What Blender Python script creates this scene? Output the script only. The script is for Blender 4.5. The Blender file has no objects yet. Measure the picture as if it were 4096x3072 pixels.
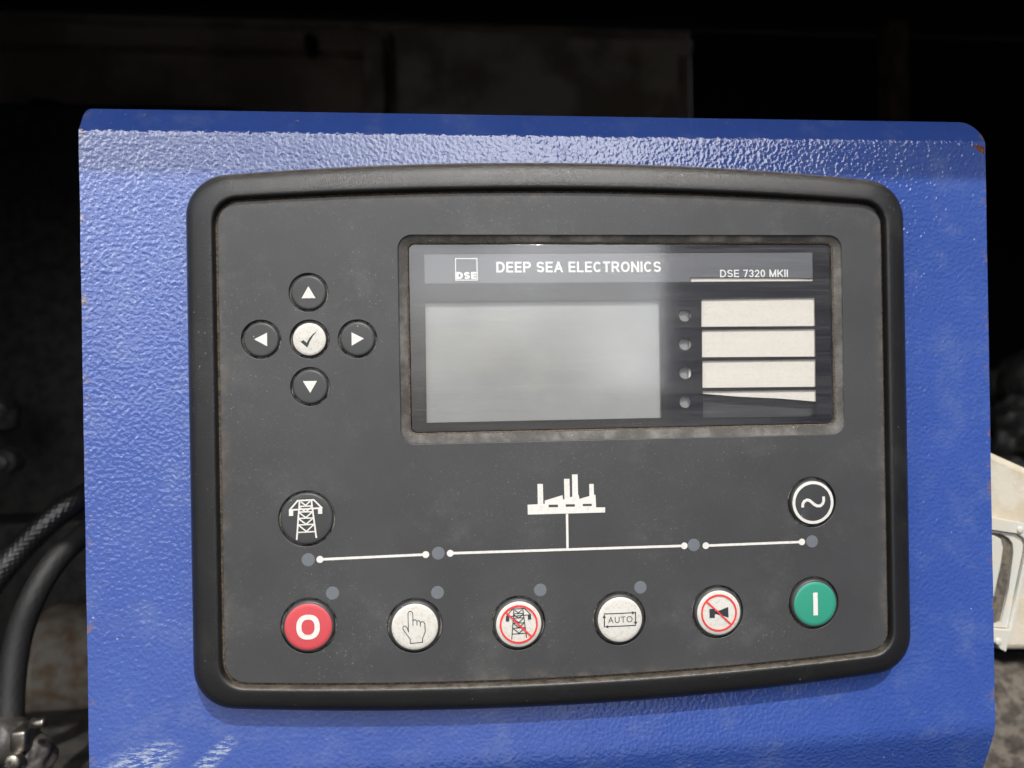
import bpy, bmesh, math, random
from mathutils import Vector, Matrix, noise as mnoise

S = bpy.context.scene
C = S.collection
R = math.radians
rnd = random.Random(7)

# ------------------------------------------------------------------ camera
# panel coordinates: x right, z up, the panel's front plane is Y = 0, the camera stands at -Y
CP = Vector((-0.03741, -0.23760, 0.01698))
CR = Vector((0.99619, -0.08551, -0.01709))
CF = Vector((0.08553, 0.99634, 0.00050))
CU = CR.cross(CF).normalized()
FPX = 2820.75
cd = bpy.data.cameras.new('camera'); cam = bpy.data.objects.new('camera', cd); C.objects.link(cam)
m3 = Matrix((CR, CU, -CF)).transposed()
cam.matrix_world = Matrix.Translation(CP) @ m3.to_4x4()
cd.sensor_width = 36; cd.lens = FPX / 4096 * 36
cd.clip_start = 0.005; cd.clip_end = 500
cd.dof.use_dof = True; cd.dof.focus_distance = 0.236; cd.dof.aperture_fstop = 8.5
S.camera = cam
S.render.resolution_x, S.render.resolution_y = 1024, 768

# ------------------------------------------------------------------ world, sun, exposure
SUN_EL, SUN_AZ = 52.0, 10.0          # azimuth to the right of the panel's outward normal
w = bpy.data.worlds.new('World'); S.world = w; w.use_nodes = True
wt = w.node_tree; wt.nodes.clear()
def wn(t, **k):
    n = wt.nodes.new(t)
    for a, b in k.items(): setattr(n, a, b)
    return n
sky = wn('ShaderNodeTexSky', sky_type='NISHITA', sun_disc=False, sun_elevation=R(SUN_EL), sun_rotation=R(180 - SUN_AZ))
sky.air_density = 1.2; sky.dust_density = 4.0
tc = wn('ShaderNodeTexCoord'); cn = wn('ShaderNodeTexNoise'); cn.inputs['Scale'].default_value = 2.6
cn.inputs['Detail'].default_value = 3; cn.inputs['Roughness'].default_value = 0.55
cr = wn('ShaderNodeMapRange'); cr.inputs['From Min'].default_value = 0.42; cr.inputs['From Max'].default_value = 0.66
cr.inputs['To Min'].default_value = 0.06; cr.inputs['To Max'].default_value = 0.9
mx = wn('ShaderNodeMix', data_type='RGBA'); mx.inputs['B'].default_value = (40.0, 40.5, 42.0, 1)     # thin bright cloud
bg = wn('ShaderNodeBackground'); bg.inputs['Strength'].default_value = 0.15
wo = wn('ShaderNodeOutputWorld')
L = wt.links.new
L(tc.outputs['Generated'], cn.inputs['Vector']); L(cn.outputs['Fac'], cr.inputs['Value'])
L(cr.outputs['Result'], mx.inputs['Factor']); L(sky.outputs['Color'], mx.inputs['A'])
L(mx.outputs['Result'], bg.inputs['Color']); L(bg.outputs['Background'], wo.inputs['Surface'])
sd = Vector((math.sin(R(SUN_AZ)) * math.cos(R(SUN_EL)), -math.cos(R(SUN_AZ)) * math.cos(R(SUN_EL)), math.sin(R(SUN_EL))))
sl = bpy.data.lights.new('sun', 'SUN'); sl.energy = 5.0; sl.angle = R(0.9); sl.color = (1, 0.965, 0.92)
so = bpy.data.objects.new('sun', sl); C.objects.link(so); so.rotation_euler = sd.to_track_quat('Z', 'Y').to_euler()
vs = S.view_settings; vs.view_transform = 'Standard'; vs.look = 'None'; vs.exposure = -0.45; vs.gamma = 1; vs.use_curve_mapping = False
S.render.engine = 'CYCLES'; S.cycles.max_bounces = 4; S.cycles.diffuse_bounces = 3; S.cycles.glossy_bounces = 3; S.cycles.transparent_max_bounces = 8; S.cycles.use_adaptive_sampling = True; S.cycles.adaptive_threshold = 0.02; S.cycles.use_light_tree = False

# ------------------------------------------------------------------ helpers
def at(u, v, y):
    """point of the place seen at photo pixel (u, v) on the plane Y = y (metres)"""
    d = CF + CR * ((u - 2048) / FPX) - CU * ((v - 1536) / FPX)
    return CP + d * ((y - CP.y) / d.y)
def mm(u, v, proud):
    p = at(u, v, -proud / 1000); return (p.x * 1000, p.z * 1000)

def tag(o, label=None, cat=None, group=None, kind=None):
    if label: o['label'] = label
    if cat: o['category'] = cat
    if group: o['group'] = group
    if kind: o['kind'] = kind
    return o
def wloc(o):
    v = Vector(o.location)
    while o.parent: o = o.parent; v = v + o.location
    return v
def link(name, mesh, mat, parent=None, loc=(0, 0, 0), smooth=False, label=None):
    """loc is a world position; the mesh is local to it"""
    if mat is not None and not mesh.materials: mesh.materials.append(mat)
    if smooth:
        for p in mesh.polygons: p.use_smooth = True
    o = bpy.data.objects.new(name, mesh); C.objects.link(o)
    o.location = Vector(loc) - (wloc(parent) if parent else Vector((0, 0, 0)))
    if parent: o.parent = parent
    if label: o['label'] = label
    return o
def thing(name, label, cat, loc=(0, 0, 0), group=None):
    o = bpy.data.objects.new(name, None); C.objects.link(o); o.location = loc; o.empty_display_size = .02
    return tag(o, label, cat, group)
def pyd(verts, faces, name='m'):
    m = bpy.data.meshes.new(name); m.from_pydata([tuple(v) for v in verts], [], faces); m.update(); return m
def from_bm(bm, name='m'):
    m = bpy.data.meshes.new(name); bm.normal_update(); bm.to_mesh(m); bm.free(); return m
def eval_curve(cu):
    o = bpy.data.objects.new('tmp', cu); C.objects.link(o)
    dg = bpy.context.evaluated_depsgraph_get()
    m = bpy.data.meshes.new_from_object(o.evaluated_get(dg), depsgraph=dg)
    bpy.data.objects.remove(o); m.materials.clear(); return m
def flat(loops, front, thick, bevel=0.0):
    """plate with holes: loops in mm (x, z); front face at 'front' mm proud of the panel, 'thick' deep"""
    cu = bpy.data.curves.new('c', 'CURVE'); cu.dimensions = '2D'; cu.fill_mode = 'BOTH'
    cu.extrude = max(thick / 2 - bevel, 1e-4)
    if bevel: cu.bevel_depth = bevel; cu.bevel_resolution = 2; cu.offset = -bevel
    for lp in loops:
        s = cu.splines.new('POLY'); s.points.add(len(lp) - 1); s.use_cyclic_u = True
        for i, (x, z) in enumerate(lp): s.points[i].co = (x, z, 0, 1)
    m = eval_curve(cu)
    zc = front - thick / 2
    for v in m.vertices:
        x, y, z = v.co; v.co = (x / 1000, -(z + zc) / 1000, y / 1000)
    m.update(); return m
def circ(cx, cz, r, n=48): return [(cx + r * math.cos(2 * math.pi * i / n), cz + r * math.sin(2 * math.pi * i / n)) for i in range(n)]
def rrect(x0, z0, x1, z1, r, n=8):
    out = []
    for cx, cz, a in ((x1 - r, z1 - r, 0), (x0 + r, z1 - r, 90), (x0 + r, z0 + r, 180), (x1 - r, z0 + r, 270)):
        for i in range(n + 1):
            t = R(a + 90 * i / n); out.append((cx + r * math.cos(t), cz + r * math.sin(t)))
    return out
def outline(hw, ht, k, r, nc=10, ne=28):
    """rounded module outline: straight sides at +-hw, bowed top and bottom z = +-(ht - k x^2)"""
    xs = hw - r; zc = ht - k * xs * xs; sl = math.atan(2 * k * xs)
    # corner centre so that the arc is tangent to the side and to the bow
    pts = []
    def top():
        out = []
        cz = ht - k * xs * xs - r * math.cos(sl)
        xe = xs + r * math.sin(sl) * 0
        for i in range(nc + 1):
            t = (math.pi / 2 - sl) * i / nc; out.append((xs + r * math.cos(t), cz + r * math.sin(t)))
        ze = out[-1][1]; x1 = out[-1][0]
        for i in range(1, ne):
            x = x1 * (1 - 2 * i / ne); out.append((x, ze + k * (x1 * x1 - x * x)))
        for i in range(nc + 1):
            t = (math.pi / 2 - sl) * (1 - i / nc); out.append((-(xs + r * math.cos(t)), cz + r * math.sin(t)))
        return out
    a = top(); return a + [(-x, -z) for x, z in a]
def loft(rings, close_front=False):
    """rings: lists of (x, z, proud) mm with equal counts"""
    vs_, fs = [], []; n = len(rings[0])
    for rg in rings:
        for x, z, y in rg: vs_.append((x / 1000, -y / 1000, z / 1000))
    for j in range(len(rings) - 1):
        for i in range(n):
            a = j * n + i; b = j * n + (i + 1) % n
            fs.append((a, a + n, b + n, b))
    if close_front: fs.append(tuple(range((len(rings) - 1) * n, len(rings) * n)))
    return pyd(vs_, fs)
def lathe(prof, n=56):
    """prof: (radius, proud) mm from outside inwards, last radius 0 allowed; axis = Y"""
    vs_, fs = [], []
    for r, y in prof:
        for i in range(n):
            t = 2 * math.pi * i / n; vs_.append((r * math.cos(t) / 1000, -y / 1000, r * math.sin(t) / 1000))
    for j in range(len(prof) - 1):
        for i in range(n):
            a = j * n + i; b = j * n + (i + 1) % n; fs.append((a, a + n, b + n, b))
    m = pyd(vs_, fs)
    bm = bmesh.new(); bm.from_mesh(m); bmesh.ops.remove_doubles(bm, verts=bm.verts, dist=1e-7)
    bmesh.ops.recalc_face_normals(bm, faces=bm.faces); bm.to_mesh(m); bm.free(); return m
def strokes(polys, wd, y0, dome=None, closed=(), ext=.6, step=.8):
    """polylines (mm) drawn as flat bands with round ends; each band a hair prouder than the last"""
    vs_, fs = [], []; lay = 0
    for pi, pl in enumerate(polys):
        pl = list(pl)
        if pi in closed: pl = pl + [pl[0]]
        pts = [pl[0]]
        for a, b in zip(pl, pl[1:]):
            d = math.dist(a, b); k = max(1, int(d / step))
            for i in range(1, k + 1): pts.append((a[0] + (b[0] - a[0]) * i / k, a[1] + (b[1] - a[1]) * i / k))
        ww = wd[pi] if isinstance(wd, (list, tuple)) else wd
        h = ww / 2; y = y0 + 0.012 * lay; lay += 1
        L_, R_ = [], []
        n = len(pts); cyc = pi in closed
        for i in range(n):
            if cyc: p0 = pts[i - 1] if i else pts[-2]; p1 = pts[i + 1] if i < n - 1 else pts[1]
            else: p0 = pts[max(i - 1, 0)]; p1 = pts[min(i + 1, n - 1)]
            a = Vector((pts[i][0] - p0[0], pts[i][1] - p0[1])); b = Vector((p1[0] - pts[i][0], p1[1] - pts[i][1]))
            if a.length < 1e-9: a = b
            if b.length < 1e-9: b = a
            a.normalize(); b.normalize(); t = a + b
            if t.length < 1e-6: t = a
            t.normalize(); nrm = Vector((-t.y, t.x)); c = max(0.5, abs(nrm.dot(Vector((-a.y, a.x)))))
            e = 0 if cyc else (-h * ext if i == 0 else (h * ext if i == n - 1 else 0))
            cx, cz = pts[i][0] + t.x * e, pts[i][1] + t.y * e
            L_.append((cx + nrm.x * h / c, cz + nrm.y * h / c)); R_.append((cx - nrm.x * h / c, cz - nrm.y * h / c))
        base = len(vs_)
        for l, r in zip(L_, R_):
            for q in (l, r):
                dy = dome(math.hypot(*q)) if dome else 0
                vs_.append((q[0] / 1000, -(y + dy) / 1000, q[1] / 1000))
        for i in range(n - 1):
            a = base + 2 * i; fs.append((a, a + 1, a + 3, a + 2))
    return pyd(vs_, fs)
def poly_on(loops, y0, thick=0.06, dome=None):
    m = flat(loops, 0, thick)
    for v in m.vertices:
        x, y, z = v.co; dy = dome(math.hypot(x, z) * 1000) if dome else 0
        v.co = (x, y - (y0 + dy) / 1000, z)
    return m
def text(s, x0, x1, z0, z1, front, bold=0.02, thick=0.05, spacing=1.0):
    """lettering whose ink fills the box x0..x1, z0..z1 (mm)"""
    cu = bpy.data.curves.new('t', 'FONT'); cu.body = s; cu.size = 1; cu.offset = bold; cu.fill_mode = 'FRONT'; cu.space_character = spacing
    cu.resolution_u = 4
    m = eval_curve(cu)
    xs = [v.co.x for v in m.vertices]; ys = [v.co.y for v in m.vertices]
    ax, bx, ay, by = min(xs), max(xs), min(ys), max(ys)
    for v in m.vertices:
        x = x0 + (v.co.x - ax) / (bx - ax) * (x1 - x0); z = z0 + (v.co.y - ay) / (by - ay) * (z1 - z0)
        v.co = (x / 1000, -front / 1000, z / 1000)
    m.update(); return m
def lettering(word, x0, x1, z0, z1, front, st=.19, gap=.13):
    """bold grotesque capitals drawn as bands, ink filling the box (mm)"""
    h = st / 2; b, t = h, 1 - h
    def ar(cx, cy, rx, ry, a0, a1, n=14): return [(cx + rx * math.cos(R(a0 + (a1 - a0) * i / n)), cy + ry * math.sin(R(a0 + (a1 - a0) * i / n))) for i in range(n + 1)]
    def G(ch):
        if ch == 'E': w = .60; l, r = h, w - h; return w, [[(l, b), (l, t)], [(l, t), (r, t)], [(l, .5), (r - .03, .5)], [(l, b), (r, b)]]
        if ch == 'L': w = .58; return w, [[(h, b), (h, t)], [(h, b), (w - h, b)]]
        if ch == 'T': w = .62; return w, [[(h, t), (w - h, t)], [(w / 2, b), (w / 2, t)]]
        if ch == 'I': return st, [[(h, b), (h, t)]]
        if ch == 'D': w = .72; return w, [[(h, b), (h, t)], [(h, t), (.30, t)] + ar(.30, .5, w - h - .30, t - .5, 88, -88, 18) + [(.30, b), (h, b)]]
        if ch == 'P' or ch == 'R':
            w = .66; p = [[(h, b), (h, t)], [(h, t), (.40, t)] + ar(.40, .69, w - h - .40, t - .69, 85, -85) + [(.40, .475), (h, .475)]]
            return (w, p) if ch == 'P' else (.70, p + [[(.40, .45), (.70 - h, b)]])
        if ch == 'A': w = .76; return w, [[(h, b), (w / 2, t)], [(w / 2, t), (w - h, b)], [(.20, .33), (w - .20, .33)]]
        if ch == 'N': w = .70; return w, [[(h, b), (h, t)], [(w - h, b), (w - h, t)], [(h, t), (w - h, b)]]
        if ch == 'M': w = .82; return w, [[(h, b), (h, t)], [(w - h, b), (w - h, t)], [(h, t), (w / 2, b)], [(w - h, t), (w / 2, b)]]
        if ch == 'K': w = .70; return w, [[(h, b), (h, t)], [(h, .36), (w - h, t)], [(.30, .52), (w - h, b)]]
        if ch == 'S': w = .66; c = w / 2; rx = c - h; q = (t - b) / 4; return w, [ar(c, .5 + q, rx, q, 22, 270) + ar(c, .5 - q, rx, q, 88, -158)]
        if ch == 'C': w = .72; c = w / 2; return w, [ar(c, .5, c - h, t - .5, 42, 318, 26)]
        if ch == 'O': w = .78; c = w / 2; return w, [ar(c, .5, c - h, t - .5, 0, 360, 36)]
        if ch == '0': w = .56; c = w / 2; return w, [ar(c, .5, c - h, t - .5, 0, 360, 36)]
        if ch == '7': w = .55; return w, [[(h, t), (w - h, t)], [(w - h, t), (.22, b)]]
        if ch == '3': w = .55; c = w / 2; q = (t - b) / 4; return w, [ar(c, .5 + q, c - h, q, 165, -85), ar(c, .5 - q, c - h, q, 85, -165)]
        if ch == '2': w = .55; c = w / 2; return w, [ar(c, .66, c - h, t - .66, 170, -35) + [(h, b)], [(h, b), (w - h, b)]]
        return .24, []
    polys = []; x = 0
    for ch in word:
        w_, p = G(ch); polys += [[(a + x, c) for a, c in l] for l in p]; x += w_ + gap
    x -= gap; sx, sz = (x1 - x0) / x, z1 - z0
    vs_, fs = [], []
    for k, pl in enumerate(polys):
        m = strokes([pl], st, 0, ext=(1.0 if len(pl) == 2 else .35), step=9); n0 = len(vs_)
        for v in m.vertices: vs_.append(((x0 + v.co.x * 1000 * sx) / 1000, -(front + .006 * (k % 5)) / 1000, (z0 + v.co.z * 1000 * sz) / 1000))
        fs += [tuple(n0 + i for i in f.vertices) for f in m.polygons]
        bpy.data.meshes.remove(m)
    return pyd(vs_, fs)
def recenter(m, c):
    for v in m.vertices: v.co = v.co - Vector(c)
    m.update(); return m
def box(x0, x1, y0, y1, z0, z1, bev=0.0, seg=2):
    bm = bmesh.new()
    bmesh.ops.create_cube(bm, size=1)
    for v in bm.verts: v.co = ((x0 + x1) / 2 + v.co.x * (x1 - x0), (y0 + y1) / 2 + v.co.y * (y1 - y0), (z0 + z1) / 2 + v.co.z * (z1 - z0))
    if bev: bmesh.ops.bevel(bm, geom=bm.edges[:], offset=bev, segments=seg, affect='EDGES', profile=0.5)
    return from_bm(bm)
def spline(pts, n):
    P = [Vector(p) for p in pts]; P = [2 * P[0] - P[1]] + P + [2 * P[-1] - P[-2]]; out = []
    segs = len(P) - 3
    for i in range(n + 1):
        f = i / n * segs; k = min(int(f), segs - 1); t = f - k
        a, b, c, d = P[k:k + 4]
        out.append(0.5 * (2 * b + (c - a) * t + (2 * a - 5 * b + 4 * c - d) * t * t + (3 * b - a - 3 * c + d) * t ** 3))
    return out
def sweep(pts, rad, n=120, m=20, braid=0.0, bn=10, bl=1.0, cap=True):
    c = spline(pts, n); vs_, fs = [], []; up = Vector((0, 1, 0.01)).normalized(); s = 0
    for i, p in enumerate(c):
        t = (c[min(i + 1, n)] - c[max(i - 1, 0)]).normalized()
        a = t.cross(up).normalized(); b = t.cross(a).normalized(); 
        if i: s += (c[i] - c[i - 1]).length
        for j in range(m):
            th = 2 * math.pi * j / m
            r = rad(i / n) if callable(rad) else rad
            if braid: r += braid * (math.cos(bn * th + s / bl * 2 * math.pi) + math.cos(bn * th - s / bl * 2 * math.pi)) * .5
            vs_.append(p + a * math.cos(th) * r + b * math.sin(th) * r)
    for i in range(n):
        for j in range(m):
            a = i * m + j; b = i * m + (j + 1) % m; fs.append((a, b, b + m, a + m))
    if cap: fs += [tuple(range(m))[::-1], tuple(range(n * m, n * m + m))]
    return pyd(vs_, fs)

# ------------------------------------------------------------------ materials
class Mt:
    def __init__(s, name):
        s.m = bpy.data.materials.new(name); s.m.use_nodes = True; s.t = s.m.node_tree
        s.b = s.t.nodes['Principled BSDF']; s.out = s.t.nodes['Material Output']; s._pos = None
    def n(s, t, **k):
        o = s.t.nodes.new(t)
        for a, b in k.items():
            if a in o.inputs.keys() and not hasattr(o, a): o.inputs[a].default_value = b
            else: setattr(o, a, b)
        return o
    def l(s, a, b): s.t.links.new(a, b)
    def set(s, **k):
        for a, b in k.items():
            i = s.b.inputs[a.replace('_', ' ')]
            if hasattr(b, 'is_linked') or hasattr(b, 'links'): s.l(b, i)
            else: i.default_value = (*b, 1) if isinstance(b, tuple) and len(b) == 3 else b
        return s
    @property
    def pos(s):                                     # position in millimetres
        if s._pos is None:
            g = s.n('ShaderNodeNewGeometry'); v = s.n('ShaderNodeVectorMath', operation='SCALE'); v.inputs['Scale'].default_value = 1000
            s.l(g.outputs['Position'], v.inputs[0]); s._pos = v.outputs['Vector']
        return s._pos
    def mapping(s, scale=(1, 1, 1), rot=(0, 0, 0), loc=(0, 0, 0)):
        p = s.n('ShaderNodeMapping'); p.inputs['Scale'].default_value = scale; p.inputs['Rotation'].default_value = rot; p.inputs['Location'].default_value = loc
        s.l(s.pos, p.inputs['Vector']); return p.outputs['Vector']
    def noise(s, scale, detail=3, rough=.5, vec=None, dist=0.0):
        o = s.n('ShaderNodeTexNoise'); o.inputs['Scale'].default_value = scale; o.inputs['Detail'].default_value = detail
        o.inputs['Roughness'].default_value = rough; o.inputs['Distortion'].default_value = dist; s.l(vec or s.pos, o.inputs['Vector']); return o.outputs['Fac']
    def vor(s, scale, feature='F1', vec=None, out='Distance', rand=1.0):
        o = s.n('ShaderNodeTexVoronoi', feature=feature); o.inputs['Scale'].default_value = scale; s.l(vec or s.pos, o.inputs['Vector'])
        o.inputs['Randomness'].default_value = rand; return o.outputs[out]
    def ramp(s, v, a, b, lo=0.0, hi=1.0):
        if a > b: a, b, lo, hi = b, a, hi, lo
        o = s.n('ShaderNodeMapRange', interpolation_type='SMOOTHSTEP'); s.l(v, o.inputs['Value'])
        for k, x in (('From Min', a), ('From Max', b), ('To Min', lo), ('To Max', hi)): o.inputs[k].default_value = x
        return o.outputs['Result']
    def math(s, op, a, b=0.0, c=None):
        o = s.n('ShaderNodeMath', operation=op)
        for i, x in enumerate((a, b) if c is None else (a, b, c)):
            if isinstance(x, (int, float)): o.inputs[i].default_value = x
            else: s.l(x, o.inputs[i])
        return o.outputs[0]
    def mix(s, f, a, b):
        o = s.n('ShaderNodeMix', data_type='RGBA')
        for k, x in (('Factor', f), ('A', a), ('B', b)):
            i = o.inputs[k]
            if isinstance(x, (int, float)): i.default_value = x
            elif isinstance(x, tuple): i.default_value = (*x, 1)
            else: s.l(x, i)
        return o.outputs['Result']
    def bump(s, h, dist, strength=1.0):
        o = s.n('ShaderNodeBump'); o.inputs['Distance'].default_value = dist; o.inputs['Strength'].default_value = strength
        s.l(h, o.inputs['Height']); s.l(o.outputs['Normal'], s.b.inputs['Normal']); return o.outputs['Normal']
    def xyz(s):
        o = s.n('ShaderNodeSeparateXYZ'); s.l(s.pos, o.inputs[0]); return o.outputs
    def specks(s, scale, size, amount):
        """small scattered dust specks: 1 inside a speck"""
        v = s.n('ShaderNodeTexVoronoi'); v.inputs['Scale'].default_value = scale; s.l(s.pos, v.inputs['Vector'])
        d = s.math('LESS_THAN', v.outputs['Distance'], size)
        sep = s.n('ShaderNodeSeparateColor'); s.l(v.outputs['Color'], sep.inputs[0])
        k = s.math('LESS_THAN', sep.outputs[0], amount); return s.math('MULTIPLY', s.math('MULTIPLY', d, k), sep.outputs[1])
MM = {}
DUST = (0.30, 0.22, 0.14)

def simple(name, col, rough, nscale=0.0, var=0.25, bump=0.0, bscale=1.0, metal=0.0, col2=None, a=.4, b=.6):
    M = Mt(name); M.set(Roughness=rough, Metallic=metal)
    if nscale:
        f = M.ramp(M.noise(nscale, 5, .6), a, b)
        c2 = col2 or tuple(x * (1 - var) for x in col)
        M.set(Base_Color=M.mix(f, col, c2))
    else: M.set(Base_Color=col)
    if bump: M.bump(M.noise(bscale, 4, .6), bump)
    MM[name] = M.m; return M

# blue leather-grain powder coat
M = Mt('blue_textured_paint')
dv = M.n('ShaderNodeVectorMath', operation='ADD'); nn = M.n('ShaderNodeTexNoise'); nn.inputs['Scale'].default_value = .5; nn.inputs['Detail'].default_value = 2
M.l(M.pos, nn.inputs['Vector']); M.l(M.pos, dv.inputs[0]); M.l(nn.outputs['Color'], dv.inputs[1])
v1 = M.vor(.62, 'SMOOTH_F1', dv.outputs[0]); v2 = M.noise(.78, 1, .4)
hgt = M.math('ADD', M.math('MULTIPLY', v1, -.35), M.math('MULTIPLY', v2, 1.0))
X = M.xyz()
blue = M.mix(M.ramp(M.noise(.02, 4, .6), .35, .7), (.036, .080, .31), (.044, .092, .335))
blue = M.mix(M.ramp(M.noise(.06, 6, .7), .48, .75, 0, .38), blue, (.14, .19, .36))                    # chalky bloom
blue = M.mix(M.math('MULTIPLY', M.specks(.28, .09, .16), .6), blue, (.40, .43, .55))                     # pale nicks
# drag marks in the lower left corner
dg = M.mapping((.30, 1, 1.3), (0, R(-32), 0))
sc = M.ramp(M.noise(.75, 5, .75, dg), .47, .56)
zl = M.math('ADD', X['Z'], M.math('MULTIPLY', X['X'], -.45))                # bands that climb to the right
rg = M.math('MULTIPLY', M.ramp(M.math('ABSOLUTE', M.math('ADD', zl, 40.6)), 8.5, 1.5), M.ramp(X['X'], -124, -134))
rg2 = M.math('MULTIPLY', M.ramp(M.math('ABSOLUTE', M.math('ADD', M.math('ADD', X['Z'], M.math('MULTIPLY', X['X'], -.9)), -2.0)), 4.5, 1.5), M.math('MULTIPLY', M.ramp(X['X'], -127, -122), M.ramp(X['X'], -108, -112)))
rg = M.math('MULTIPLY', M.math('MAXIMUM', rg, rg2), M.ramp(X['Z'], -95, -99))
blue = M.mix(M.math('MULTIPLY', M.math('MULTIPLY', sc, rg), .85), blue, (.36, .42, .50))
# rust bleeding in from the cut edges
ed = M.ramp(M.math('ABSOLUTE', X['X']), 152.3, 155.2)
rs = M.math('MULTIPLY', ed, M.ramp(M.noise(.16, 5, .65), .55, .64))
blue = M.mix(M.math('MULTIPLY', rs, .7), blue, (.20, .13, .06))
lp = M.math('MULTIPLY', M.ramp(X['Z'], 103, 106), M.ramp(M.noise(.5, 4, .6), .66, .72))
blue = M.mix(M.math('MULTIPLY', lp, .7), blue, (.32, .20, .12))
M.set(Base_Color=blue, Roughness=.10, IOR=2.2)
hgt = M.math('MULTIPLY', hgt, M.ramp(X['Z'], 100.5, 103.5, 1.0, .30)); M.bump(hgt, .00031)
MM['blue'] = M.m

simple('worn_edge', (.30, .17, .14), .7, .6, .4, col2=(.05, .07, .2), a=.45, b=.6)
simple('rust', (.24, .075, .025), .9, 1.5, .5, .0004, 2.0, col2=(.07, .03, .02))

def plastic(name, base, rough, dustamt, grain=.00006, spk=.12, dscale=.05, da=.5, db=.8, bs=4.0, edge=False, up=0.0):
    M = Mt(name)
    c = M.mix(M.ramp(M.noise(.03, 4, .6), .3, .7), base, tuple(x * 1.25 for x in base))
    c = M.mix(M.ramp(M.noise(dscale, 6, .7), da, db, 0, dustamt), c, (.26, .245, .22))
    thin = M.ramp(M.noise(.025, 2), .35, .65, .15, 1.0)
    c = M.mix(M.math('MULTIPLY', M.math('MULTIPLY', M.specks(.55, .11, spk), thin), .8), c, (.7, .68, .64))
    c = M.mix(M.math('MULTIPLY', M.math('MULTIPLY', M.specks(1.5, .14, spk), thin), .5), c, (.55, .53, .5))
    if edge:
        X = M.xyz(); e = M.math('MAXIMUM', M.ramp(M.math('ABSOLUTE', X['X']), 106.5, 111), M.ramp(M.math('ABSOLUTE', M.math('ADD', X['Z'], M.math('MULTIPLY', M.math('MULTIPLY', X['X'], X['X']), 0.0002))), 75, 80.5))
        c = M.mix(M.math('MULTIPLY', e, M.ramp(M.noise(.22, 5, .7), .38, .78, 0, .36)), c, (.22, .18, .13))
    if up:                                                    # dust lying on faces that look upwards
        g = M.n('ShaderNodeNewGeometry'); z = M.n('ShaderNodeSeparateXYZ'); M.l(g.outputs['True Normal'], z.inputs[0])
        c = M.mix(M.math('MULTIPLY', M.ramp(z.outputs['Z'], .35, .95), M.ramp(M.noise(.35, 5, .7), .3, .7, .1, up)), c, (.24, .20, .15))
    M.set(Base_Color=c, Roughness=rough); M.bump(M.noise(bs, 2, .5), grain); MM[name] = M.m; return M
plastic('bezel_plastic', (.011, .011, .011), .32, .06, .00012, .20, up=.45)
plastic('facia_plastic', (.039, .040, .041), .48, .13, .00005, .55, edge=True)
plastic('frame_plastic', (.036, .033, .029), .6, .55, .0001, .3, .09, .40, .80)
plastic('cap_plastic', (.036, .037, .038), .45, .15, .00005, .15)
M = plastic('groove_dirt', (.030, .022, .015), .9, .9, .0004, .2, .45, .38, .60, 2.0)
simple('dirt_line', (.035, .030, .024), .95, 1.6, .3, .0003, 3.0, col2=(.13, .10, .07))
def printed(name, col, dirt, amt, rough=.5):
    M = Mt(name)
    c = M.mix(M.ramp(M.noise(.9, 6, .75), .45, .75, 0, amt), col, dirt)
    c = M.mix(M.ramp(M.noise(4.0, 3, .6), .60, .72, 0, amt), c, tuple(x * .6 for x in dirt))
    M.set(Base_Color=c, Roughness=rough); MM[name] = M.m
printed('white_print', (.64, .63, .59), (.36, .32, .26), .45)
printed('window_white', (.82, .82, .80), (.7, .7, .68), .2)
printed('legend_white', (.56, .545, .50), (.34, .285, .20), .65)
printed('red_print', (.50, .06, .07), (.34, .07, .07), .4)
printed('green_print', (.025, .25, .165), (.04, .21, .15), .4)
printed('red_ink', (.70, .03, .03), (.5, .05, .05), .3)
printed('dark_ink', (.018, .030, .035), (.04, .04, .04), .3)
printed('window_black', (.006, .006, .007), (.012, .012, .012), .3, .4)
printed('header_grey', (.13, .135, .145), (.115, .12, .125), .3)
printed('slot_grey', (.055, .055, .055), (.045, .045, .045), .3)
printed('card_paper', (.72, .69, .62), (.55, .49, .38), .40, .8)
printed('lens_grey', (.125, .137, .152), (.16, .17, .18), .4, .40)
printed('lens_dark', (.30, .30, .29), (.24, .24, .23), .3, .35)
M = Mt('lcd_film'); 
c = M.mix(M.ramp(M.noise(.04, 3), .35, .65), (.255, .265, .262), (.295, .302, .292)); M.set(Base_Color=c, Roughness=.35); MM['lcd'] = M.m
# scuffed clear window
M = Mt('scuffed_window')
tr = M.n('ShaderNodeBsdfTransparent'); tr.inputs[0].default_value = (.97, .97, .97, 1)
gl = M.n('ShaderNodeBsdfGlossy'); gl.inputs['Roughness'].default_value = .09
df = M.n('ShaderNodeBsdfDiffuse'); df.inputs['Color'].default_value = (.62, .60, .56, 1)
gg = M.n('ShaderNodeNewGeometry'); fr = M.n('ShaderNodeFresnel'); fr.inputs['IOR'].default_value = 1.9
hm = M.mapping((.045, 1, 1.6), (0, R(-6), 0)); hs = M.ramp(M.noise(1.2, 6, .7, hm), .40, .72)
hm2 = M.mapping((.03, 1, .5), (0, R(-14), 0)); hs2 = M.ramp(M.noise(.5, 4, .6, hm2), .42, .66)
film = M.math('ADD', M.math('MULTIPLY', hs, .022), M.math('MULTIPLY', hs2, .028))
film = M.math('ADD', film, M.math('MULTIPLY', M.specks(.7, .10, .25), .6))
hm3 = M.mapping((.012, 1, 2.2), (0, R(-9), 0)); film = M.math('ADD', film, M.math('MULTIPLY', M.ramp(M.noise(1.0, 2, .5, hm3), .62, .68), .04))
film = M.math('MULTIPLY', M.math('ADD', film, .006), M.math('SUBTRACT', 1.0, gg.outputs['Backfacing']))

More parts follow.
